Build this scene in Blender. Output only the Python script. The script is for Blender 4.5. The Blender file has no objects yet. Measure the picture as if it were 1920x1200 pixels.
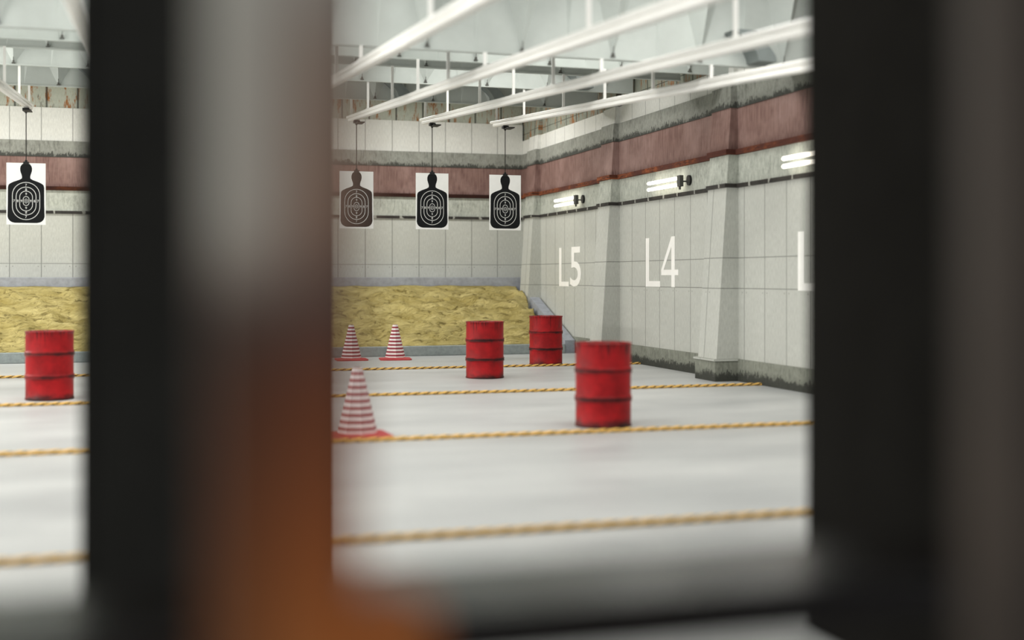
import bpy, bmesh, math, random
from mathutils import Vector, Matrix
random.seed(7)
SC = bpy.context.scene
COL = SC.collection
PI = math.pi

# ------------------------------------------------------------------ camera frame
F = 2298.0; CX = 960.0; HY = 520.0; H = 1.55
YAW = math.atan(691.0 / F)
SN, CS = math.sin(YAW), math.cos(YAW)
def floor_pt(px, py, back=0.0):
    D = F * H / (py - HY) + back
    xc = (px - CX) / F
    return D * (SN + CS * xc), D * (CS - SN * xc)

# ------------------------------------------------------------------ node helper
class MB:
    def __init__(s, name, rough=0.7, spec=0.3, metal=0.0):
        s.m = bpy.data.materials.new(name); s.m.use_nodes = True
        s.t = s.m.node_tree; s.n = s.t.nodes; s.l = s.t.links
        s.b = s.n['Principled BSDF']
        s.b.inputs['Roughness'].default_value = rough
        s.b.inputs['Specular IOR Level'].default_value = spec
        s.b.inputs['Metallic'].default_value = metal
        tc = s.n.new('ShaderNodeTexCoord'); s.obj = tc.outputs['Object']
        sp = s.n.new('ShaderNodeSeparateXYZ'); s.l.new(s.obj, sp.inputs[0])
        s.x, s.y, s.z = sp.outputs
    def put(s, sock, v):
        if isinstance(v, bpy.types.NodeSocket): s.l.new(v, sock)
        elif isinstance(v, (tuple, list)):
            sock.default_value = (*v, 1.0) if len(v) == 3 and sock.type == 'RGBA' else v
        else: sock.default_value = v
    def math(s, op, a, b=None, c=None, clamp=False):
        n = s.n.new('ShaderNodeMath'); n.operation = op; n.use_clamp = clamp
        s.put(n.inputs[0], a)
        if b is not None: s.put(n.inputs[1], b)
        if c is not None: s.put(n.inputs[2], c)
        return n.outputs[0]
    def comb(s, x, y, z):
        n = s.n.new('ShaderNodeCombineXYZ')
        for i, v in enumerate((x, y, z)): s.put(n.inputs[i], v)
        return n.outputs[0]
    def scale(s, v, k):
        n = s.n.new('ShaderNodeVectorMath'); n.operation = 'MULTIPLY'
        s.put(n.inputs[0], v); n.inputs[1].default_value = k
        return n.outputs[0]
    def rnd(s, v):
        oi = s.n.new('ShaderNodeObjectInfo')
        n = s.n.new('ShaderNodeVectorMath'); n.operation = 'ADD'
        c = s.comb(s.math('MULTIPLY', oi.outputs['Random'], 37.0), s.math('MULTIPLY', oi.outputs['Random'], 11.0), 0.0)
        s.put(n.inputs[0], v); s.put(n.inputs[1], c)
        return n.outputs[0]
    def noise(s, v, sc, detail=4, rough=0.6, dist=0.0):
        n = s.n.new('ShaderNodeTexNoise')
        s.put(n.inputs['Vector'], v); n.inputs['Scale'].default_value = sc
        n.inputs['Detail'].default_value = detail; n.inputs['Roughness'].default_value = rough
        n.inputs['Distortion'].default_value = dist
        return n.outputs['Fac']
    def rng(s, v, a, b, c=0.0, d=1.0):
        n = s.n.new('ShaderNodeMapRange'); n.clamp = True
        s.put(n.inputs[0], v)
        for i, k in enumerate((a, b, c, d)): n.inputs[i + 1].default_value = k
        return n.outputs[0]
    def mix(s, f, a, b, mode='MIX'):
        n = s.n.new('ShaderNodeMix'); n.data_type = 'RGBA'; n.blend_type = mode
        s.put(n.inputs['Factor'], f); s.put(n.inputs['A'], a); s.put(n.inputs['B'], b)
        return n.outputs['Result']
    def line(s, v, pitch, phase, w):
        """1 on thin lines every pitch"""
        fr = s.math('FRACT', s.math('DIVIDE', s.math('SUBTRACT', v, phase), pitch))
        d = s.math('ABSOLUTE', s.math('SUBTRACT', fr, 0.5))
        return s.math('GREATER_THAN', d, 0.5 - 0.5 * w / pitch)
    def near(s, v, at, w):
        return s.math('LESS_THAN', s.math('ABSOLUTE', s.math('SUBTRACT', v, at)), w / 2)
    def bump(s, h, st=0.3, dist=0.02):
        n = s.n.new('ShaderNodeBump'); n.inputs['Strength'].default_value = st
        n.inputs['Distance'].default_value = dist
        s.put(n.inputs['Height'], h); s.l.new(n.outputs[0], s.b.inputs['Normal'])
    def done(s, col, rough=None):
        s.put(s.b.inputs['Base Color'], col)
        if rough is not None: s.put(s.b.inputs['Roughness'], rough)
        return s.m

def plain(name, col, rough=0.6, spec=0.3, var=0.08, sc=6.0, metal=0.0, bump=0.0):
    b = MB(name, rough, spec, metal)
    n = b.noise(b.obj, sc, 5)
    c = b.mix(b.rng(n, 0.3, 0.7), tuple(max(0, k * (1 - var)) for k in col), tuple(k * (1 + var) for k in col))
    if bump: b.bump(b.noise(b.obj, sc * 8, 4), bump, 0.01)
    return b.done(c)

def panel_mat(name, axis, base, phase, hseams=(), dark=0.35, streak=0.12, rust=0.0, w=0.018):
    b = MB(name, 0.75, 0.25)
    u = b.x if axis == 'x' else b.y
    v = b.comb(u, b.z, 0.0)
    uu = b.math('ADD', b.x, b.y)
    fine = b.noise(b.comb(b.math('MULTIPLY', uu, 9.0), b.math('MULTIPLY', b.z, 1.6), 0.0), 6.0, 6, 0.7)
    big = b.noise(v, 1.1, 5, 0.6)
    cell = b.n.new('ShaderNodeTexWhiteNoise'); cell.noise_dimensions = '1D'
    b.put(cell.inputs['W'], b.math('FLOOR', b.math('DIVIDE', b.math('SUBTRACT', u, phase), 0.622)))
    lo = tuple(k * (1 - streak * 1.6) for k in base); hi = tuple(min(1, k * (1 + streak)) for k in base)
    c = b.mix(b.rng(fine, 0.3, 0.7), lo, hi)
    c = b.mix(b.rng(big, 0.35, 0.7, 0.0, 0.35), c, tuple(k * 0.8 for k in base))
    c = b.mix(b.math('MULTIPLY', cell.outputs['Value'], 0.14), c, tuple(k * 0.72 for k in base))
    if rust:
        rn = b.noise(b.comb(b.math('MULTIPLY', u, 5.0), b.z, 3.0), 2.2, 6, 0.75)
        c = b.mix(b.rng(rn, 0.53, 0.60, 0.0, rust), c, (0.30, 0.115, 0.03))
        rd = b.noise(b.comb(b.math('MULTIPLY', u, 4.0), b.z, 9.0), 2.0, 6, 0.75)
        c = b.mix(b.rng(rd, 0.58, 0.66, 0.0, 0.75), c, (0.05, 0.05, 0.04))
    ln = b.line(u, 0.622, phase, w)
    for hz in hseams: ln = b.math('MAXIMUM', ln, b.near(b.z, hz, 0.014))
    c = b.mix(b.math('MULTIPLY', ln, 0.8), c, tuple(k * dark for k in base))
    # small bolt heads beside the seams, under each horizontal seam
    fr = b.math('FRACT', b.math('DIVIDE', b.math('SUBTRACT', u, phase), 0.622))
    for hz in hseams[-1:]:
        for at in (0.1, 0.9):
            du = b.math('MULTIPLY', b.math('SUBTRACT', fr, at), 0.622)
            dz = b.math('SUBTRACT', b.z, hz - 0.06)
            r = b.math('ADD', b.math('POWER', du, 2.0), b.math('POWER', dz, 2.0))
            c = b.mix(b.math('MULTIPLY', b.math('LESS_THAN', r, 0.012 ** 2), 0.6), c, tuple(k * 0.3 for k in base))
    b.bump(b.math('SUBTRACT', b.math('MULTIPLY', fine, 0.3), ln), 0.35, 0.01)
    return b.done(c)

def band_mat(name, axis, base, blot, z0, z1, amount=1.0, pos='bottom', edge=None):
    """weathered concrete band; black mould blotches gather at one edge"""
    b = MB(name, 0.85, 0.2)
    u = b.math('ADD', b.x, b.y)
    n1 = b.noise(b.comb(u, b.z, b.x), 2.6, 7, 0.72)
    n2 = b.noise(b.comb(b.math('MULTIPLY', u, 3.0), b.z, 0.0), 7.0, 7, 0.8)
    g = b.rng(b.z, z0, z1, 0.22 * amount, 0.0) if pos == 'bottom' else b.rng(b.z, z0, z1, 0.0, 0.22 * amount)
    c = b.mix(b.rng(n2, 0.3, 0.7), tuple(k * 0.45 for k in base), tuple(k * 1.35 for k in base))
    c = b.mix(b.rng(n1, 0.4, 0.62, 0.0, 0.5), c, tuple(k * 1.35 for k in base))
    m = b.math('ADD', b.math('MULTIPLY', n1, 0.45), b.math('ADD', b.math('MULTIPLY', n2, 0.55), g))
    c = b.mix(b.rng(m, 0.61, 0.66, 0.0, 0.85), c, blot)
    dr = b.noise(b.comb(b.math('MULTIPLY', u, 12.0), b.math('MULTIPLY', b.z, 0.8), 4.0), 3.0, 4, 0.6)
    c = b.mix(b.rng(dr, 0.6, 0.66, 0.0, 0.5), c, blot)
    b.bump(n2, 0.5, 0.02)
    return b.done(c)

def red_mat(name, axis):
    b = MB(name, 0.7, 0.25)
    u = b.math('ADD', b.x, b.y)
    st = b.noise(b.comb(b.math('MULTIPLY', u, 8.0), b.math('MULTIPLY', b.z, 0.6), 0.0), 4.0, 6, 0.7)
    bg = b.noise(b.comb(u, b.z, 2.0), 1.3, 4, 0.6)
    c = b.mix(b.rng(st, 0.3, 0.72), (0.12, 0.064, 0.055), (0.30, 0.185, 0.162))
    c = b.mix(b.rng(bg, 0.45, 0.7, 0.0, 0.6), c, (0.38, 0.255, 0.23))
    lo = b.math('ADD', b.rng(b.z, 3.40, 3.62, 0.30, 0.0), st)
    c = b.mix(b.rng(lo, 0.62, 0.8, 0.0, 0.7), c, (0.06, 0.022, 0.018))
    ln = b.line(u, 1.24, 0.3, 0.01)
    c = b.mix(b.math('MULTIPLY', ln, 0.6), c, (0.07, 0.03, 0.03))
    b.bump(st, 0.2, 0.01)
    return b.done(c)

M = {}
PX, PY = 4.17, 23.23
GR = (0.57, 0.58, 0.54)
M['panel_y'] = panel_mat('pale concrete panels side', 'y', GR, PY, (1.84, 1.385))
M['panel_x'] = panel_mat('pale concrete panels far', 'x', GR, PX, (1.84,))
M['white_y'] = panel_mat('whitewashed panels side', 'y', (0.74, 0.74, 0.70), PY)
M['white_x'] = panel_mat('whitewashed panels far', 'x', (0.74, 0.74, 0.70), PX)
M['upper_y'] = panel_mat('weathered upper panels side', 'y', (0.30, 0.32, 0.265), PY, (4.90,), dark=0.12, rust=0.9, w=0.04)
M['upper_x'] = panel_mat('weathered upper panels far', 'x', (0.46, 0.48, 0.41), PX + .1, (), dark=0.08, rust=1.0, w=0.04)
BL = (0.022, 0.023, 0.020)
for ax in 'xy':
    M['grey_' + ax] = band_mat('mouldy grey band ' + ax, ax, (0.28, 0.285, 0.255), BL, 4.04, 4.26, 1.2)
    M['mid_' + ax] = band_mat('patched grey band ' + ax, ax, (0.46, 0.48, 0.43), (0.16, 0.17, 0.14), 2.95, 3.4, 0.0)
    M['base_' + ax] = band_mat('stained plinth ' + ax, ax, (0.25, 0.26, 0.22), BL, 0.0, 0.24, 1.3)
    M['red_' + ax] = red_mat('faded maroon band ' + ax, ax)
def rust_mat(name, axis, k):
    b = MB(name, 0.85, 0.2)
    u = b.x if axis == 'x' else b.y
    n = b.noise(b.comb(u, b.math('MULTIPLY', b.z, 4.0), 0.0), 5.0, 8, 0.75)
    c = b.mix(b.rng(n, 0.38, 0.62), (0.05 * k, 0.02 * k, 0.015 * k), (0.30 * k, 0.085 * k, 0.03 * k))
    n9 = b.noise(b.comb(u, 0.0, 5.0), 0.9, 3)
    c = b.mix(b.rng(n9, 0.46, 0.56, 0.85, 0.0), c, (0.07 * k, 0.025 * k, 0.02 * k))
    b.bump(n, 0.6, 0.02)
    return b.done(c)
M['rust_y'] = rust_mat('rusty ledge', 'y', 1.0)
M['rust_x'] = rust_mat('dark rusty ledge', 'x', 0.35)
def stripe_mat(name, axis):
    b = MB(name, 0.6, 0.3)
    u = b.x if axis == 'x' else b.y
    n = b.noise(b.comb(u, b.z, 0.0), 4.0, 5)
    t = b.line(b.math('ADD', u, b.math('MULTIPLY', n, 0.3)), 0.62, 0.2, 0.05)
    c = b.mix(b.rng(n, 0.3, 0.7), (0.012, 0.011, 0.010), (0.05, 0.045, 0.04))
    c = b.mix(b.math('MULTIPLY', t, 0.8), c, (0.42, 0.42, 0.38))
    return b.done(c)
M['stripe_x'] = stripe_mat('black rail far', 'x'); M['stripe_y'] = stripe_mat('black rail side', 'y')
M['coping'] = plain('blue grey painted concrete', (0.36, 0.38, 0.43), 0.7, 0.3, 0.15, 9, bump=0.2)
M['curb'] = plain('grey green kerb concrete', (0.33, 0.37, 0.37), 0.8, 0.3, 0.16, 12, bump=0.2)
M['white'] = plain('white enamel steel', (0.86, 0.85, 0.82), 0.35, 0.5, 0.03, 4)
M['ceil'] = plain('pale grey green ceiling paint', (0.50, 0.535, 0.51), 0.75, 0.2, 0.06, 2.5, bump=0.05)
M['facet_shade'] = plain('grey painted facet shade', (0.20, 0.225, 0.22), 0.8, 0.1, 0.1, 4)  # stands for shadowed girder facets; the shade is put into this grey
M['bolt'] = plain('dark iron', (0.10, 0.10, 0.09), 0.6, 0.3)
M['black'] = plain('black plastic', (0.012, 0.012, 0.012), 0.5, 0.3)
M['paper'] = plain('white target paper', (0.95, 0.95, 0.93), 0.8, 0.1, 0.02)
M['ink'] = plain('black printing ink', (0.010, 0.011, 0.012), 0.7, 0.15)
M['inkw'] = plain('white ring print', (0.72, 0.72, 0.70), 0.8, 0.1, 0.02)
M['paint'] = plain('white stencil paint', (0.96, 0.95, 0.92), 0.7, 0.2, 0.03)
M['cord'] = plain('dark suspension cord', (0.03, 0.028, 0.025), 0.8, 0.1)
M['ropey'] = plain('golden yellow rope strand', (0.88, 0.54, 0.15), 0.7, 0.2, 0.2, 20)
M['ropeb'] = plain('black rope strand', (0.05, 0.03, 0.02), 0.8, 0.1)
M['dark'] = plain('charcoal divider paint', (0.018, 0.017, 0.0155), 0.8, 0.0, 0.1, 2)
M['dark_lifted'] = plain('charcoal divider paint lightened for weak light', (0.050, 0.048, 0.044), 0.8, 0.0, 0.1, 2)  # same charcoal as the other divider, lightened for the weak light on it
M['bench'] = plain('dark glossy bench top', (0.012, 0.010, 0.009), 0.22, 0.5, 0.1, 3)
M['benchf'] = plain('dark bench edge', (0.016, 0.012, 0.011), 0.5, 0.3, 0.1, 3)
M['brown'] = plain('dark brown post paint', (0.085, 0.064, 0.050), 0.6, 0.3, 0.25, 3)

def tube_mat():
    b = MB('glowing fluorescent tube')
    b.put(b.b.inputs['Base Color'], (1.0, 0.98, 0.9))
    b.put(b.b.inputs['Emission Color'], (1.0, 0.93, 0.80)); b.b.inputs['Emission Strength'].default_value = 2.6
    return b.m
M['tube'] = tube_mat()

def floor_mat():
    b = MB('pale polished concrete floor', 0.35, 0.32)
    w = b.scale(b.obj, (0.5, 1.2, 1.0))
    a = b.noise(w, 0.8, 5, 0.55); f = b.noise(b.obj, 9.0, 5, 0.7)
    c = b.mix(b.rng(a, 0.3, 0.7), (0.45, 0.46, 0.465), (0.64, 0.645, 0.635))
    c = b.mix(b.rng(f, 0.3, 0.8, 0.0, 0.2), c, (0.42, 0.42, 0.43))
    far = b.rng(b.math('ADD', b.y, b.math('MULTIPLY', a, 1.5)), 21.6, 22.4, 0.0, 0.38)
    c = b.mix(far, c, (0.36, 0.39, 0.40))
    b.bump(f, 0.04, 0.01)
    return b.done(c, b.rng(a, 0.3, 0.7, 0.38, 0.52))
M['floor'] = floor_mat()

def sand_mat():
    b = MB('yellow rough sand', 0.95, 0.1)
    v = b.scale(b.obj, (0.75, 1.5, 1.5))
    n1 = b.noise(v, 2.2, 7, 0.62, 0.6); n2 = b.noise(v, 5.5, 4, 0.6, 1.0)
    c = b.mix(b.rng(n1, 0.3, 0.7), (0.38, 0.30, 0.095), (0.66, 0.56, 0.25))
    c = b.mix(b.rng(n2, 0.34, 0.44, 0.7, 0.0), c, (0.12, 0.09, 0.025))  # shade of the creases painted into the hollows
    b.bump(b.math('ADD', n1, b.math('MULTIPLY', n2, 0.6)), 1.0, 0.16)
    return b.done(c)
M['sand'] = sand_mat()

def barrel_mat():
    b = MB('scratched red drum paint', 0.5, 0.2)
    v = b.rnd(b.obj)
    n = b.noise(v, 5.0, 7, 0.7); n2 = b.noise(v, 22.0, 5, 0.7)
    c = b.mix(b.rng(n, 0.3, 0.7), (0.20, 0.006, 0.008), (0.46, 0.010, 0.014))
    # grime close to the rolling hoops, the rims and the foot
    g = None
    for at, w in ((0.0, 0.15), (0.292, 0.045), (0.585, 0.045)):
        d = b.math('ABSOLUTE', b.math('SUBTRACT', b.z, at))
        k = b.rng(d, 0.0, w, 1.0, 0.0)
        g = k if g is None else b.math('MAXIMUM', g, k)
    m = b.math('ADD', b.math('MULTIPLY', g, 0.42), b.math('MULTIPLY', b.noise(b.rnd(b.scale(b.obj, (1.0, 1.0, 2.5))), 3.2, 6, 0.7), 0.9))
    c = b.mix(b.rng(m, 0.58, 0.86, 0.0, 0.95), c, (0.018, 0.006, 0.006))
    ang = b.math('ARCTAN2', b.y, b.x)
    dr = b.noise(b.rnd(b.comb(b.math('MULTIPLY', ang, 3.0), b.math('MULTIPLY', b.z, 0.4), 0.0)), 4.0, 5, 0.6)
    top = b.rng(b.z, 0.60, 0.87, 0.0, 0.22)
    c = b.mix(b.rng(b.math('ADD', dr, top), 0.70, 0.76, 0.0, 0.8), c, (0.05, 0.008, 0.008))
    c = b.mix(b.rng(n2, 0.70, 0.76, 0.0, 0.5), c, (0.05, 0.01, 0.01))
    b.bump(n, 0.12, 0.02)
    return b.done(c, b.rng(n, 0.3, 0.7, 0.35, 0.6))
M['barrel'] = barrel_mat()
M['conew'] = plain('white cone band', (0.93, 0.86, 0.85), 0.6, 0.3, 0.05)
M['coner'] = plain('red cone band', (0.32, 0.04, 0.06), 0.6, 0.3, 0.12)
M['coneb'] = plain('red rubber foot', (0.50, 0.055, 0.06), 0.6, 0.3, 0.12)

def near_mat():
    b = MB('two tone painted post, pale above and orange below', 0.65, 0.2)
    n = b.noise(b.obj, 5.0, 3)
    z = b.math('ADD', b.z, b.math('MULTIPLY', b.math('SUBTRACT', n, 0.5), 0.1))
    r = b.n.new('ShaderNodeValToRGB'); b.put(r.inputs[0], b.rng(z, 1.10, 1.90))
    e = r.color_ramp.elements
    stops = [(0.0, (0.74, 0.235, 0.055)), (0.20, (0.46, 0.13, 0.035)), (0.42, (0.24, 0.075, 0.035)), (0.52, (0.17, 0.10, 0.08)),
             (0.66, (0.42, 0.25, 0.175)), (0.85, (0.42, 0.30, 0.23)), (1.0, (0.55, 0.48, 0.42))]
    e[0].position, e[0].color = stops[0][0], (*stops[0][1], 1); e[1].position, e[1].color = stops[-1][0], (*stops[-1][1], 1)
    for p, c in stops[1:-1]:
        k = e.new(p); k.color = (*c, 1)
    # pale strip on the left half of the upper part
    up = b.math('MULTIPLY', b.rng(b.x, 0.10, 0.165, 1.0, 0.0), b.rng(z, 1.52, 1.62, 0.0, 1.0))
    c = b.mix(b.math('MULTIPLY', up, 0.8), r.outputs[0], (0.80, 0.76, 0.66))
    lo = b.math('MULTIPLY', b.rng(b.x, 0.08, 0.17, 1.0, 0.0), b.rng(z, 1.5, 1.6, 1.0, 0.0))
    c = b.mix(b.math('MULTIPLY', lo, 0.65), c, (0.06, 0.045, 0.03))
    return b.done(c)
M['near'] = near_mat()

# ------------------------------------------------------------------ mesh helpers
class G:
    def __init__(s): s.bm = bmesh.new()
    def poly(s, pts, mi=0):
        vs = [s.bm.verts.new(p) for p in pts]
        f = s.bm.faces.new(vs); f.material_index = mi
        return f
    def box(s, x0, x1, y0, y1, z0, z1, mi=0, bevel=0.0):
        r = bmesh.ops.create_cube(s.bm, size=1.0)
        vs = r['verts']
        for v in vs:
            v.co = Vector(((x0 + x1) / 2 + v.co.x * (x1 - x0), (y0 + y1) / 2 + v.co.y * (y1 - y0), (z0 + z1) / 2 + v.co.z * (z1 - z0)))
        fs = set(f for v in vs for f in v.link_faces)
        for f in fs: f.material_index = mi
        if bevel:
            es = list(set(e for v in vs for e in v.link_edges))
            bmesh.ops.bevel(s.bm, geom=es, offset=bevel, segments=2, affect='EDGES', profile=0.5)
    def prism(s, prof, a, b, mi=0):
        """prof: list of (u,w) -> a(u,w) and b(u,w) give the two end points"""
        A = [s.bm.verts.new(a(u, w)) for u, w in prof]; B = [s.bm.verts.new(b(u, w)) for u, w in prof]
        n = len(prof)
        for i in range(n):
            f = s.bm.faces.new((A[i], A[(i + 1) % n], B[(i + 1) % n], B[i])); f.material_index = mi
        for L in (list(reversed(A)), B):
            f = s.bm.faces.new(L); f.material_index = mi
    def lathe(s, prof, n=32, mi=0, cx=0, cy=0, mis=None, smooth=True, closed=True):
        rings = []
        for r, z in prof:
            if r < 1e-6: rings.append([s.bm.verts.new((cx, cy, z))])
            else: rings.append([s.bm.verts.new((cx + r * math.cos(2 * PI * i / n), cy + r * math.sin(2 * PI * i / n), z)) for i in range(n)])
        for k in range(len(rings) - 1):
            a, b = rings[k], rings[k + 1]
            for i in range(n):
                j = (i + 1) % n
                if len(a) == 1 and len(b) == 1: continue
                if len(a) == 1: f = s.bm.faces.new((a[0], b[j], b[i]))
                elif len(b) == 1: f = s.bm.faces.new((a[i], a[j], b[0]))
                else: f = s.bm.faces.new((a[i], a[j], b[j], b[i]))
                f.material_index = mis[k] if mis else mi
                f.smooth = smooth
    def rod(s, p, q, r, n=10, mi=0):
        p, q = Vector(p), Vector(q); d = (q - p).normalized()
        u = d.orthogonal().normalized(); w = d.cross(u)
        prof = [(r * math.cos(2 * PI * i / n), r * math.sin(2 * PI * i / n)) for i in range(n)]
        s.prism(prof, lambda a, b: p + u * a + w * b, lambda a, b: q + u * a + w * b, mi)
    def build(s, name, mats, parent=None, loc=None):
        bmesh.ops.recalc_face_normals(s.bm, faces=s.bm.faces)
        me = bpy.data.meshes.new(name); s.bm.to_mesh(me); s.bm.free()
        for m in (mats if isinstance(mats, (list, tuple)) else [mats]): me.materials.append(M[m] if isinstance(m, str) else m)
        o = bpy.data.objects.new(name, me); COL.objects.link(o)
        if parent: o.parent = parent
        if loc: o.location = loc
        return o

def tag(o, label=None, cat=None, group=None, kind=None):
    if label: o['label'] = label
    if cat: o['category'] = cat
    if group: o['group'] = group
    if kind: o['kind'] = kind
    return o
def thing(name, loc, label, cat, group=None):
    o = bpy.data.objects.new(name, None); COL.objects.link(o); o.location = loc
    o.empty_display_size = 0.1
    return tag(o, label, cat, group)
def copy_tree(o, parent=None):
    c = o.copy(); COL.objects.link(c); c.parent = parent
    for k in ('label', 'group'):
        if parent is None and k in c: pass
    for ch in [x for x in COL.objects if x.parent == o]: copy_tree(ch, c)
    return c
def text_polys(txt, size, bold=0.0):
    cu = bpy.data.curves.new('t', 'FONT'); cu.body = txt; cu.size = size; cu.resolution_u = 4; cu.offset = bold
    o = bpy.data.objects.new('t', cu); COL.objects.link(o)
    dg = bpy.context.evaluated_depsgraph_get(); dg.update()
    me = bpy.data.meshes.new_from_object(o.evaluated_get(dg))
    vs = [v.co.copy() for v in me.vertices]; fs = [list(p.vertices) for p in me.polygons]
    bpy.data.objects.remove(o); bpy.data.meshes.remove(me); bpy.data.curves.remove(cu)
    x0 = min(v.x for v in vs); x1 = max(v.x for v in vs); y0 = min(v.y for v in vs); y1 = max(v.y for v in vs)
    return [((v.x - x0) / (x1 - x0), (v.y - y0) / (y1 - y0)) for v in vs], fs
def add_glyph(g, txt, fn, mi=0):
    vs, fs = text_polys(txt, 1.0, 0.010)
    V = [g.bm.verts.new(fn(u, w)) for u, w in vs]
    for f in fs:
        try: q = g.bm.faces.new([V[i] for i in f]); q.material_index = mi
        except ValueError: pass

# ------------------------------------------------------------------ the hall
XW, YF, XL, CZ = 8.52, 27.46, -8.0, 5.75
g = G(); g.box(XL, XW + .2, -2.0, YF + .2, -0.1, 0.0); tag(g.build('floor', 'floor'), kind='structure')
g = G(); g.box(XL, XW + .2, -2.0, YF + .2, CZ, CZ + .1); tag(g.build('ceiling', 'ceil'), kind='structure')

BANDS = [  # z0, z1, protrusion, key
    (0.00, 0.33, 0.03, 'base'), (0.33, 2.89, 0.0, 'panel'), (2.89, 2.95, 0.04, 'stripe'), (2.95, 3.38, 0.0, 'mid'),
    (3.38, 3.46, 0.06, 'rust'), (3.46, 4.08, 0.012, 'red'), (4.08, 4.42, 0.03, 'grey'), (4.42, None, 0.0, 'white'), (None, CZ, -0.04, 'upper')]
def wall(name, side, wtop):
    ax = 'x' if side == 'far' else 'y'
    g = G(); mats = []
    for i, (z0, z1, p, k) in enumerate(BANDS):
        z0 = wtop if z0 is None else z0; z1 = wtop if z1 is None else z1
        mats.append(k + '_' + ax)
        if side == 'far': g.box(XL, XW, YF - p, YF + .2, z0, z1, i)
        else: g.box(XW - p, XW + .2, 2.0, YF + .2, z0, z1, i)
    return tag(g.build(name, mats), kind='structure')
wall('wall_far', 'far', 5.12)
wall('wall_right', 'right', 4.74)
g = G(); g.box(XL - .2, XL, -2.0, YF, 0, CZ); tag(g.build('wall_left', 'panel_y'), kind='structure')

# buttresses on the right wall: plinth block, tapering shaft that carries the wall's bands
def buttress(n, y0):
    g = G(); mats = [k + '_y' for _, _, _, k in BANDS] + ['coping']
    y1 = y0 + 0.69
    def P(z): return 0.38 - 0.065 * z
    wt = 4.74
    for i, (z0, z1, p, k) in enumerate(BANDS):
        z0 = wt if z0 is None else z0; z1 = wt if z1 is None else z1
        if k == 'base':
            g.box(XW - .40, XW + .05, y0 - 0.0, y1, 0, 0.30, i, 0.008)
            g.box(XW - .42, XW + .05, y0 - 0.02, y1 + .02, 0.30, 0.335, 1, 0.005)
            continue
        pp = max(p, 0.0)
        a0, a1 = XW - P(z0) - pp, XW - P(z1) - pp
        q = [(a0, y0 + .03 - pp * .5, z0), (a0, y1 - .03, z0), (XW + .05, y1 - .03, z0), (XW + .05, y0 + .03 - pp * .5, z0),
             (a1, y0 + .03 - pp * .5, z1), (a1, y1 - .03, z1), (XW + .05, y1 - .03, z1), (XW + .05, y0 + .03 - pp * .5, z1)]
        for f in ((0, 1, 5, 4), (1, 2, 6, 5), (3, 0, 4, 7), (0, 3, 2, 1), (4, 5, 6, 7)): g.poly([q[k2] for k2 in f], i)
    bmesh.ops.remove_doubles(g.bm, verts=g.bm.verts, dist=0.0001)
    o = g.build('trim_%d' % n, mats); return tag(o, kind='structure')
for n, y0 in ((1, 16.55), (2, 21.32), (3, 26.05)): buttress(n, y0)

# ------------------------------------------------------------------ backstop: kerb, sand bank, copings
g = G(); g.box(XL + .01, 8.25, 23.66, 23.84, 0, 0.19, 0, 0.012)
tag(g.build('kerb', 'curb'), 'low grey concrete kerb along the foot of the yellow sand bank', 'kerb')
g = G(); g.box(XL, 8.36, 26.96, YF - .005, 1.0, 1.55, 0, 0.01)
tag(g.build('backstop_ledge', 'coping'), 'blue-grey concrete ledge above the sand bank against the far wall', 'ledge')
from mathutils import noise as mn
g = G()
nx, ny = 460, 70
xs = [XL + .02 + (8.19 - XL - .02) * i / nx for i in range(nx + 1)]
V = []
for i in range(nx + 1):
    row = []
    for j in range(ny + 1):
        v = j / ny
        y = 23.85 + (26.94 - 23.85) * v
        z = 0.19 + 1.17 * v ** 0.95
        p = Vector((xs[i] * 1.0, y * 1.4, 0))
        d = 0.12 * mn.noise(p * 0.8) + 0.10 * mn.noise(p * 2.2) + 0.09 * mn.noise(Vector((xs[i] * 3, y * 9, 5))) + 0.09 * mn.turbulence(Vector((xs[i] * 2.0, y * 7.0, 1)), 4, False)
        e = min(1, v * 8, (1 - v) * 6)
        xx = xs[i] + (0.06 * mn.noise(Vector((y * 5, 3, 0))) if i == nx else 0)
        row.append(g.bm.verts.new((xx, y + 0.02 * d * e, max(0.17, z + d * max(0.15, e)))))
    V.append(row)
for i in range(nx):
    for j in range(ny):
        f = g.bm.faces.new((V[i][j], V[i + 1][j], V[i + 1][j + 1], V[i][j + 1])); f.smooth = True
# solid: sides and base
def skirt(line):
    low = [g.bm.verts.new((v.co.x, v.co.y, 0.0)) for v in line]
    for a in range(len(line) - 1): g.bm.faces.new((line[a], line[a + 1], low[a + 1], low[a]))
skirt([V[nx][j] for j in range(ny + 1)]); skirt([V[0][j] for j in range(ny + 1)])
skirt([V[i][0] for i in range(nx + 1)]); skirt([V[i][ny] for i in range(nx + 1)])
o = g.build('sand_bank', 'sand'); tag(o, 'rough yellow sand bank sloping up to the far wall', 'sand bank', kind='stuff')
g = G()
pr = [(23.70, 0.0), (23.70, 0.26), (26.12, 1.12), (26.12, 1.0), (26.12, 0.0)]
g.prism([(y, z) for y, z in pr], lambda u, w: (8.26, u, w), lambda u, w: (XW - .045, u, w))
tag(g.build('side_coping', 'coping'), 'sloping blue-grey concrete coping between the sand bank and the right wall', 'coping')

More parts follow.
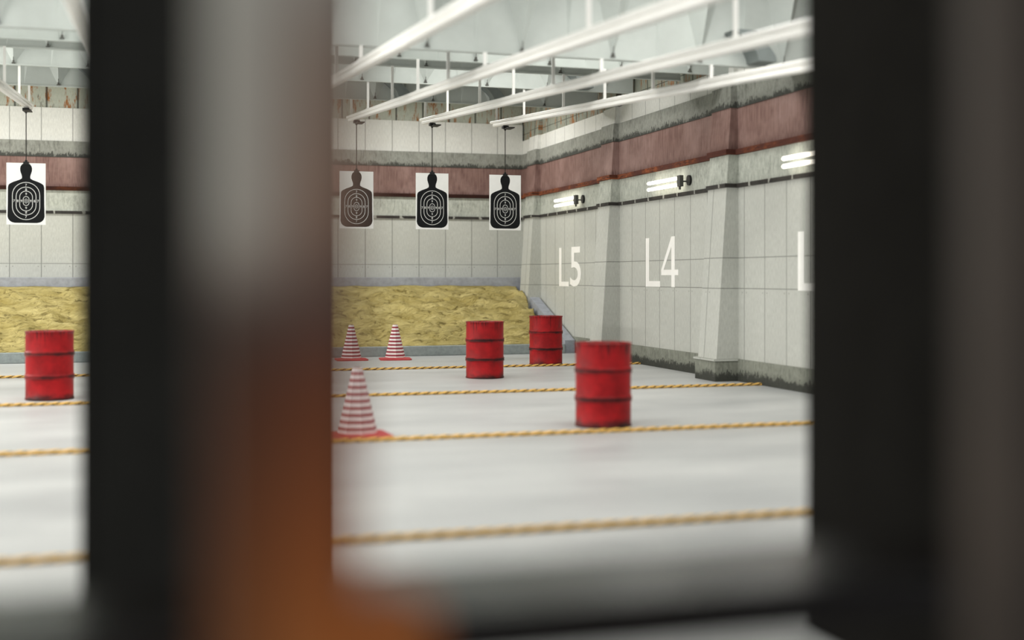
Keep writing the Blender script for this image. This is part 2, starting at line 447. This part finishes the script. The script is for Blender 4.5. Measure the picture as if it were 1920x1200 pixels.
# ------------------------------------------------------------------ ceiling girders (folded plate faces)
BEAMS = [(22.45, 4.84, 0.2), (20.65, 4.89, 0.75), (18.6, 4.81, 0.3), (16.75, 4.60, 0.6), (14.98, 4.40, 0.1), (13.25, 4.08, 0.2), (9.9, 4.62, 0.5), (6.6, 4.75, 0.2)]
where = ['farthest from the firing line', 'second from the far wall', 'third from the far wall', 'fourth from the far wall',
         'fifth from the far wall', 'lowest and largest, nearest one in view', 'overhead near the firing line', 'overhead nearest the firing line']
for (yb, zb, ph), wh in zip(BEAMS, where):
    if yb < 12: continue
    root = thing('ceiling_girder', (0, yb, CZ), 'pale folded ceiling girder, ' + wh, 'girder', 'girders across the ceiling')
    g = G(); t = 0.04
    bx = [XL + ((ph + 0.9) % 1.1) + 1.1 * i for i in range(15)]
    bx = [x for x in bx if x < XW - .45]
    def W(x, y, z): return (x, y, z - CZ)
    zt = CZ - 0.01
    fold = 0.6 if zb < 4.2 else 0.34
    prev_b, prev_t = (XL, 0, zb), (XL, 0, zt)
    for x in bx:
        b0 = (x, 0, zb); tl = (x - .42, 0.0, zt); tr = (x + .42, 0.0, zt); tcx = (x, -fold, zt)
        mb = ((prev_b[0] + x) / 2, 0.0, zb); mt = ((prev_t[0] + x - .42) / 2, 0.10, zt)
        for q in ([prev_b, mb, mt, prev_t], [mb, b0, tl, mt], [b0, tcx, tl], [b0, tr, tcx]):
            g.poly([W(*v) for v in q])
        prev_b, prev_t = b0, tr
    g.poly([W(*v) for v in (prev_b, (XW - .02, 0, zb), (XW - .02, 0, zt), prev_t)])
    g.poly([W(XL, 0, zb), W(XW - .02, 0, zb), W(XW - .02, t, zb), W(XL, t, zb)])
    g.poly([W(XL, t, zb), W(XW - .02, t, zb), W(XW - .02, t + .2, zt), W(XL, t + .2, zt)])
    g.box(XL, XW - .02, -0.012, t + .01, zb - CZ - .012, zb - CZ + .012)
    g.build('girder_face', 'ceil', root)
    for bxx in {22.45: (6.28, 4.45, -.9), 20.65: (7.35,), 18.6: (), 16.75: (), 14.98: (), 13.25: (6.88,)}[yb]:  # dark curved blocks added where girder facets lie in shade
        h = G(); k9 = [i / 10 for i in range(11)]
        hh = .36
        Lf = [(bxx - .26 + .30 * math.sin(t * PI / 2) - .0, zb + .014 + hh * (1 - t)) for t in k9]
        Rt = [(bxx + .02 + .26 * math.sin(t * PI / 2) ** 1.5, zb + .014 + hh * (1 - t)) for t in k9]
        for i in range(10):
            h.prism([Lf[i], Rt[i], Rt[i + 1], Lf[i + 1]], lambda u, w: (u, -.30, w - CZ), lambda u, w: (u, .0, w - CZ))
        bmesh.ops.remove_doubles(h.bm, verts=h.bm.verts, dist=.0005)
        h.build('shaded_facet', 'facet_shade', root)
    for x in bx:
        if -4.5 < x < 8.3:
            h = G(); h.rod((x, -0.03, zb - CZ + .03), (x, -0.055, zb - CZ + .24), 0.005, 6)
            h.box(x - .028, x + .028, -0.03, 0.0, zb - CZ + .014, zb - CZ + .026); h.box(x - .014, x + .014, -0.035, -.0, zb - CZ + .026, zb - CZ + .06, 0)
            h.build('bolt', 'bolt', root)

# ------------------------------------------------------------------ target tracks
LANES = [(-1.87, 'leftmost one, at the left edge'), (-0.50, 'second from left, cut off by divider'),
         (2.27, 'steepest of four right of the divider'), (3.66, 'second of the four right of the divider'),
         (5.05, 'third of the four right of the divider'), (6.44, 'nearest the right wall, lowest of the four')]
YE, ZE, SL = 21.86, 4.37, 0.0675
HY_ = [22.42, 20.68, 18.55, 16.72, 14.95, 13.22, 9.88, 6.6]
BZ = {22.42: 4.84, 20.68: 4.89, 18.55: 4.81, 16.72: 4.60, 14.95: 4.40, 13.22: 4.08}
def zt_(y): return ZE + 0.06 - SL * (YE - y)
prof = [(-.030, -.070), (.030, -.070), (.050, -.058), (.050, -.026), (.044, -.018), (.020, -.012), (.020, .010), (.042, .016), (.046, .050), (.036, .062),
        (-.036, .062), (-.046, .050), (-.042, .016), (-.020, .010), (-.020, -.012), (-.044, -.018), (-.050, -.026), (-.050, -.058)]
for X, wh in LANES:
    root = thing('target_track', (X, YE, zt_(YE)), 'white overhead target rail on hangers, ' + wh, 'rail', 'overhead target rails')
    y0, y1 = 5.2, 22.75
    g = G()
    def P0(u, w): return (u, y0 - YE, (y0 - YE) * SL + w)
    def P1(u, w): return (u, y1 - YE - (0.22 if w < 0.0 else 0.0), (y1 - YE) * SL + w)
    g.prism(prof, P0, P1)
    g.build('rail', 'white', root)
    for hy in HY_:
        top = BZ.get(hy, CZ)
        if top - zt_(hy) < 0.1: continue
        h = G(); h.box(-.019, .019, hy - YE - .012, hy - YE + .012, zt_(hy) - zt_(YE) + .058, top - zt_(YE) - .012)
        h.box(-.035, .035, hy - YE - .03, hy - YE + .03, zt_(hy) - zt_(YE) + .056, zt_(hy) - zt_(YE) + .068)
        h.build('hanger', 'white', root)

# ------------------------------------------------------------------ silhouette targets
def stadium(hw, hh, n=14):
    pts = []
    for i in range(n + 1):
        a = PI * i / n; pts.append((hw * math.cos(a), (hh - hw) + hw * math.sin(a)))
    for i in range(n + 1):
        a = PI + PI * i / n; pts.append((hw * math.cos(a), -(hh - hw) + hw * math.sin(a)))
    return pts
def make_target():
    root = thing('shooting_target', (0, YE, ZE), 'x', 'target', 'paper silhouette targets')
    K = 0.61 / 470
    zt, zb = 3.452 - ZE, 3.452 - ZE - 775 * K
    g = G(); g.box(-.305, .305, -.003, .003, zb - 0.02, zt, 0)
    def Q(u, w, d): return ((u) * K, -.003 - d, zt - (w - 175) * K)
    half = [(0, 178), (25, 180), (48, 192), (64, 215), (71, 242), (70, 275), (62, 305), (53, 330), (49, 355), (52, 375), (80, 392), (150, 418), (192, 440), (210, 458), (217, 490),
            (218, 700), (222, 860), (212, 895), (192, 920), (165, 936), (130, 943), (0, 943)]
    # bmesh triangulation of the symmetrical outline, strip by strip
    for a, b in zip(half[:-1], half[1:]):
        if a[0] == 0: g.poly([Q(0, a[1], .001), Q(b[0], b[1], .001), Q(-b[0], b[1], .001)], 1)
        elif b[0] == 0: g.poly([Q(a[0], a[1], .001), Q(0, b[1], .001), Q(-a[0], a[1], .001)], 1) if abs(a[1] - b[1]) > 1 else None
        else: g.poly([Q(a[0], a[1], .001), Q(b[0], b[1], .001), Q(-b[0], b[1], .001), Q(-a[0], a[1], .001)], 1)
    for hw, hh, t in ((168, 243, 8), (123, 183, 8), (80, 131, 7.5), (38, 61, 7), (19, 29, 5)):
        A = stadium(hw, hh); B = stadium(hw - t, hh - t)
        n = len(A)
        for i in range(n):
            j = (i + 1) % n
            g.poly([Q(A[i][0], 662 - A[i][1], .002), Q(A[j][0], 662 - A[j][1], .002), Q(B[j][0], 662 - B[j][1], .002), Q(B[i][0], 662 - B[i][1], .002)], 2)
    def dig(ch, cx, cy, w=20, h=32):
        add_glyph(g, ch, lambda u, v: Q(cx + (u - .5) * w, cy - (v - .5) * h, .002), 2)
    for ch, dy in (('7', 203), ('8', 147), ('9', 90)):
        dig(ch, 0, 662 - dy); dig(ch, 0, 662 + dy)
    for ch, dx in (('7', 143), ('8', 100), ('9', 56)):
        dig(ch, -dx, 662); dig(ch, dx, 662)
    dig('X', 0, 662, 16, 26)
    g.build('paper', ['paper', 'ink', 'inkw'], root)
    c = G(); c.box(-.045, .045, -.018, .014, zt - .028, zt + .022, 0, .004); c.box(-.02, .02, -.01, .01, zt + .02, zt + .05, 0, .003)
    c.build('clip', 'black', root)
    c = G(); c.rod((0, 0, zt + .04), (0, 0, -.03), .0075, 8); c.build('cord', 'cord', root)
    c = G(); c.box(-.055, .055, -.06, .05, -.055, -.005, 0, .006); c.box(-.03, .10, -.30, .0, -.075, -.058, 0, .004)
    c.box(-.014, .014, -.014, .014, -.09, -.02, 0)
    c.build('trolley', 'black', root)
    return root
T = [(-1.87, 'black silhouette target at the left edge of the view, left of the dark divider'),
     (3.66, 'black silhouette target half veiled by the blurred post edge, nearest the post'),
     (5.05, 'middle of the three silhouette targets right of the post, clear in view'),
     (6.44, 'rightmost silhouette target, beside the corner of the right wall')]
tp = make_target()
for i, (X, lab) in enumerate(T):
    t = tp if i == 0 else copy_tree(tp)
    t.location.x = X; t['label'] = lab

# ------------------------------------------------------------------ wall lamps
def make_lamp():
    root = thing('wall_lamp', (XW, 0, 3.12), 'x', 'wall lamp', 'twin tube lamps on the right wall')
    for dz in (.054, -.054):
        g = G()
        n = 14; r = .030; L = 1.26
        pr = [(0, 0), (.02, .004), (r, .03), (r, L)]
        rings = []
        for rr, d in pr:
            rings.append([g.bm.verts.new((-.13 + rr * math.cos(2 * PI * i / n), L + .02 - d, dz + rr * math.sin(2 * PI * i / n))) for i in range(n)] if rr else None)
        rings[0] = [g.bm.verts.new((-.13, L + .02, dz))]
        for k in range(3):
            a, b = rings[k], rings[k + 1]
            for i in range(n):
                j = (i + 1) % n
                f = g.bm.faces.new((a[0], b[i], b[j])) if len(a) == 1 else g.bm.faces.new((a[i], b[i], b[j], a[j])); f.smooth = True
        g.bm.faces.new(rings[3])
        g.build('tube', 'tube', root)
    g = G(); g.box(-.165, -.095, -.12, .0, -.088, .096, 0, .008); g.box(-.14, -.11, -.055, -.02, -.135, -.088, 0, .004); g.box(-.095, .0, -.05, -.03, -.012, .012, 0, .003); g.build('housing', 'bolt', root)
    g = G()
    pts = [(.075 * math.cos(2 * PI * i / 24), .085 * math.sin(2 * PI * i / 24)) for i in range(24)]
    g.prism(pts, lambda u, w: (-.035, -.16 + u, w + .01), lambda u, w: (-.0, -.16 + u, w + .01))
    g.build('junction_disc', 'black', root)
    return root
lp = make_lamp()
for i, (y, lab) in enumerate(((23.46, 'glowing twin tube lamp on the right wall above the L5 marking'), (18.43, 'glowing twin tube lamp on the right wall above the L4 marking'),
                              (13.74, 'glowing twin tube lamp partly cut off by the right dark divider'))):
    o = lp if i == 0 else copy_tree(lp)
    o.location.y = y; o['label'] = lab

# painted lane letters
def letters(txts, label, ylist, z0, z1):
    g = G()
    for ch, ya, yb in ylist:
        if ch == 'L':
            w = .155; s = .10
            g.prism([(ya, z0), (yb, z0), (yb, z0 + s), (ya - w, z0 + s), (ya - w, z1), (ya, z1)], lambda u, v: (XW - .005, u, v), lambda u, v: (XW - .001, u, v))
        elif ch == '4':
            Wd = yb - ya
            def q(u, v): return (ya + Wd * u, z0 + (z1 - z0) * v)
            def pz(L): g.prism([q(*k) for k in L], lambda u, v: (XW - .005, u, v), lambda u, v: (XW - .001, u, v))
            pz([(.60, 0), (.80, 0), (.80, .235), (.60, .235)]); pz([(0, .235), (1, .235), (1, .345), (0, .345)])
            pz([(.60, .345), (.80, .345), (.80, 1), (.60, 1)]); pz([(0, .345), (.15, .345), (.60, .80), (.60, 1.0)])
        else:
            add_glyph(g, ch, lambda u, v: (XW - .004, ya + (yb - ya) * u, z0 + (z1 - z0) * v))
    o = g.build('painted_marking', 'paint'); tag(o, label, 'lettering', 'lane markings painted on the right wall')
letters('L5', 'white painted L5 marking on the right wall, nearest the sand bank', [('L', 24.82, 24.20), ('5', 24.12, 23.45)], 1.36, 2.18)
letters('L4', 'white painted L4 marking on the right wall between two buttresses', [('L', 20.10, 19.47), ('4', 19.42, 18.72)], 1.385, 2.24)
letters('L', 'white painted L marking half hidden by the right dark divider', [('L', 14.83, 14.2)], 1.37, 2.17)

# ------------------------------------------------------------------ drums
def make_barrel():
    root = thing('oil_drum', (0, 0, 0), 'x', 'drum', 'red steel drums')
    R, Hh = .295, .87
    pr = [(0, .012), (R - .012, .012), (R - .004, 0), (R, .006), (R + .002, .02), (R - .006, .03)]
    for hz in (.292, .585):
        pr += [(R - .006, hz - .045), (R - .002, hz - .028), (R + .008, hz - .018), (R + .008, hz - .010), (R - .001, hz), (R + .008, hz + .010), (R + .008, hz + .018), (R - .002, hz + .028), (R - .006, hz + .045)]
    pr += [(R - .006, Hh - .05), (R - .004, Hh - .02), (R + .003, Hh - .012), (R + .003, Hh - .002), (R - .004, Hh), (R - .012, Hh - .004), (R - .016, Hh - .022)]
    g = G(); g.lathe(pr, 56)
    g.build('body', 'barrel', root)
    g = G(); rr = [R - .014, .24, .18, .12, .06, 0]; n = 40; rings = []
    for r in rr:
        k = 1 if r == 0 else n
        rings.append([g.bm.verts.new((r * math.cos(2 * PI * i / n), r * math.sin(2 * PI * i / n), Hh - .02 + (0 if r > .27 else .022 * mn.noise(Vector((r * 9 * math.cos(2 * PI * i / n), r * 9 * math.sin(2 * PI * i / n), 2))) + .008))) for i in range(k)])
    for a, b in zip(rings[:-1], rings[1:]):
        for i in range(n):
            j = (i + 1) % n
            f = g.bm.faces.new((a[i], a[j], b[j], b[i])) if len(b) > 1 else g.bm.faces.new((a[i], a[j], b[0])); f.smooth = True
    lid = g.build('lid', 'barrel', root)
    g = G(); g.lathe([(0, Hh - .0), (.03, Hh - .0), (.034, Hh - .006), (.034, Hh - .025)], 16, cx=.17, cy=.05)
    g.build('bung', 'barrel', root)
    g = G(); g.lathe([(0, Hh - .004), (.016, Hh - .004), (.018, Hh - .025)], 12, cx=-.19, cy=-.03)
    g.build('vent_plug', 'barrel', root)
    return root
bp = make_barrel()
for i, (px, py, rz, lab) in enumerate(((1131, 804.5, .4, 'largest red steel drum, nearest one, standing behind the yellow rope'),
        (909, 711.0, 2.1, 'scuffed red steel drum between the second and the farthest yellow rope, centre of the floor'),
        (1023.5, 686.5, 3.6, 'smallest and farthest red steel drum, in front of the sand bank corner'),
        (93, 752.5, 5.0, 'red steel drum alone at the left edge, left of the dark divider'))):
    o = bp if i == 0 else copy_tree(bp)
    x, y = floor_pt(px, py, .295); o.location = (x, y, 0); o.rotation_euler.z = rz; o['label'] = lab

# ------------------------------------------------------------------ cones
def make_cone():
    root = thing('traffic_cone', (0, 0, 0), 'x', 'cone', 'red and white striped cones')
    zb, zt, r0, r1 = .035, .665, .195, .048
    prof = []; mis = []
    nb = 19
    for k in range(nb + 1):
        t = k / nb; t = (k + (.0 if k % 2 else 0)) / nb; prof.append((r0 + (r1 - r0) * t, zb + (zt - zb) * t))
        if k < nb: mis.append(0 if k % 2 == 0 else 1)
    prof += [(r1 - .012, zt + .004), (r1 - .016, zt - .05)]; mis += [1, 1]
    g = G(); g.lathe(prof, 8, mis=mis, smooth=False)
    g.build('striped_body', ['conew', 'coner'], root)
    g = G(); pts = []
    S = .30; c = .09
    for qx, qy, a0 in ((1, 1, 0), (-1, 1, PI / 2), (-1, -1, PI), (1, -1, 3 * PI / 2)):
        for i in range(5):
            a = a0 + i * PI / 8; pts.append((qx * (S - c) + c * math.cos(a), qy * (S - c) + c * math.sin(a)))
    g.prism(pts, lambda u, w: (u, w, 0), lambda u, w: (u, w, .022))
    g.lathe([(.27, .022), (.22, .034), (.19, .045), (.17, .045)], 24)
    g.build('foot', 'coneb', root)
    return root
cp = make_cone()
for i, (px, py, rz, s, lab) in enumerate(((672, 818, .05, 1.0, 'largest striped cone, nearest one, beside the blurred post edge'),
        (741, 674, -.12, .985, 'right of the two small striped cones before the sand bank'),
        (658.5, 675, -.05, .985, 'left of the two small striped cones before the sand bank, veiled by the blurred post'))):
    o = cp if i == 0 else copy_tree(cp)
    x, y = floor_pt(px, py); o.location = (x, y, 0); o.rotation_euler.z = rz; o.scale = (s, s, s); o['label'] = lab

# ------------------------------------------------------------------ ropes on the floor
def rope(yr, label, x1=XW - .04, seed=0, cut=-.8):
    R, pitch, n = .019, .27, 12
    x0 = -6.0; step = .0165
    N = int((x1 - x0) / step)
    g = G(); prev = None
    for k in range(N + 1):
        x = x0 + (x1 - x0) * k / N
        yy = 0.02 * mn.noise(Vector((x * .5, seed * 7.0, 0)))
        ring = []
        for i in range(n):
            a = 2 * PI * i / n
            ph = 2 * (a - 0) + 2 * PI * x / pitch * 2
            r = R * (1.0 + .17 * math.cos(ph))
            ring.append(g.bm.verts.new((x, yy + r * math.cos(a), R * 1.1 + r * math.sin(a))))
        if prev:
            for i in range(n):
                j = (i + 1) % n
                f = g.bm.faces.new((prev[i], prev[j], ring[j], ring[i])); f.smooth = True
                a = 2 * PI * (i + .5) / n
                f.material_index = 1 if math.cos(2 * a + 4 * PI * (x - step / 2) / pitch) < cut else 0
        prev = ring
    o = g.build('rope', ['ropey', 'ropeb'], loc=(0, yr, 0))
    tag(o, label, 'rope', 'yellow and black ropes across the floor')
rope(20.26, 'farthest thin yellow and black rope across the floor, in front of the far cones', seed=1, cut=-.5)
rope(15.80, 'second rope from the sand bank, ending at the right buttress', seed=2, cut=-.65)
rope(11.44, 'yellow rope running past the foot of the largest drum and nearest cone', seed=3)
rope(7.10, 'nearest and most blurred yellow rope across the floor', seed=4)

# ------------------------------------------------------------------ firing line in the foreground
def divider(name, x0, x1, y0, y1, label, mt='dark', ztop=3.2):
    root = thing(name, ((x0 + x1) / 2, (y0 + y1) / 2, 0), label, 'divider')
    cx, cy = (x0 + x1) / 2, (y0 + y1) / 2
    g = G(); g.box(x0 + .02 - cx, x1 - .02 - cx, y0 + .015 - cy, y1 - .015 - cy, 0.02, ztop - .05, 0); g.build('panel', mt, root)
    for a, b in ((x0, x0 + .045), (x1 - .045, x1)):
        g = G(); g.box(a - cx, b - cx, y0 - cy, y1 - cy, 0, ztop, 0, .006); g.build('edge_post', mt, root)
    g = G(); g.box(x0 + .046 - cx, x1 - .046 - cx, y0 - cy, y1 - cy, ztop - .05, ztop, 0, .005); g.build('top_rail', mt, root)
    return root
divider('booth_divider', -.222, .735, 4.78, 4.88, 'tall dark charcoal booth divider left of centre, end on to the view', 'dark_lifted')
divider('booth_divider', 2.80, 2.90, 1.3, 4.80, 'tall dark charcoal booth divider filling the right edge of the view')

root = thing('shooting_bench', (.4, 2.17, 0), 'dark shelf-like shooting bench with glossy top across the bottom of the view', 'bench')
g = G(); g.box(-3.0, 2.37, -.17, .17, .968, .985, 0, .004); g.build('bench_top', 'bench', root)
g = G(); g.box(-3.0, 2.37, -.175, -.155, .900, .967, 0, .004); g.box(-3.0, 2.37, .155, .165, .945, .967, 0, .003); g.build('edge_strip', 'benchf', root)
for x in (-2.9, -.2, 2.26):
    g = G(); g.box(x - .03, x + .03, -.12, -.06, 0, .967, 0, .004); g.build('leg', 'benchf', root)

# near post: painted two tone upright with an orange ledge
root = thing('painted_post', (0, 0, 0), 'strongly blurred upright post close by, pale above and orange below', 'post')
g = G(); g.box(.064, .218, 1.28, 1.36, 0, 3.0, 0, .012); g.build('upright', 'near', root)
g = G(); g.box(.215, .30, 1.26, 1.36, 1.08, 1.212, 0, .03); g.build('ledge', 'near', root)
root = thing('side_post', (0, 0, 0), 'blurred dark brown upright close by at the right edge of the view', 'post')
g = G(); g.box(.955, 1.30, 1.20, 1.28, 0, 3.0, 0, .012); g.build('upright', 'brown', root)

# ------------------------------------------------------------------ light
def area(loc, rot, sx, sy, power, col=(1, .98, .94)):  # unseen light sources added to the hall, without fittings
    l = bpy.data.lights.new('lamp', 'AREA'); l.shape = 'RECTANGLE'; l.size = sx; l.size_y = sy; l.energy = power; l.color = col
    o = bpy.data.objects.new('unseen_area_light', l); COL.objects.link(o); o.location = loc; o.rotation_euler = rot
    return o
DOWN = (0, 0, 0)
for y in (7.6, 11.6):  # unseen rows added under the ceiling to light floor and walls
    for x in (-4, 1, 5.8):
        area((x, y, 5.3), DOWN, 2.6, .5, 72)
for y, p in ((15.85, 50), (19.65, 50), (24.9, 105)):
    for x in (-4, 1, 5.8):
        area((x, y, 5.6), DOWN, 3.4, .6, p)
# unseen lights added along the left wall, mirroring the lamps in view
for y in (9, 14, 19, 24):
    area((XL + .2, y, 3.3), (0, math.radians(-90), 0), .5, 3.0, 190, (1, .97, .92))
for x in (-4.5, 0.9, 5.6):   # unseen fill added over the firing line, brightening faces towards the camera
    area((x, 4.6, 3.75), (math.radians(96), 0, 0), 2.2, .3, 35)
w = bpy.data.worlds.new('World'); SC.world = w; w.use_nodes = True
w.node_tree.nodes['Background'].inputs[0].default_value = (.93, .97, 1.0, 1)
w.node_tree.nodes['Background'].inputs[1].default_value = 0.36

# ------------------------------------------------------------------ camera
cam = bpy.data.cameras.new('camera'); co = bpy.data.objects.new('camera', cam); COL.objects.link(co)
co.location = (0, 0, H); co.rotation_euler = (PI / 2, 0, -YAW)
cam.sensor_width = 36; cam.lens = F / 1920 * 36; cam.shift_y = -80 / 1920
cam.clip_start = 0.05
cam.dof.use_dof = True; cam.dof.focus_distance = 22.0; cam.dof.aperture_fstop = cam.lens / 1000 / 0.10
SC.camera = co
vs = SC.view_settings
vs.view_transform = 'Standard'; vs.look = 'None'; vs.gamma = 1; vs.use_curve_mapping = False; vs.exposure = 0.2
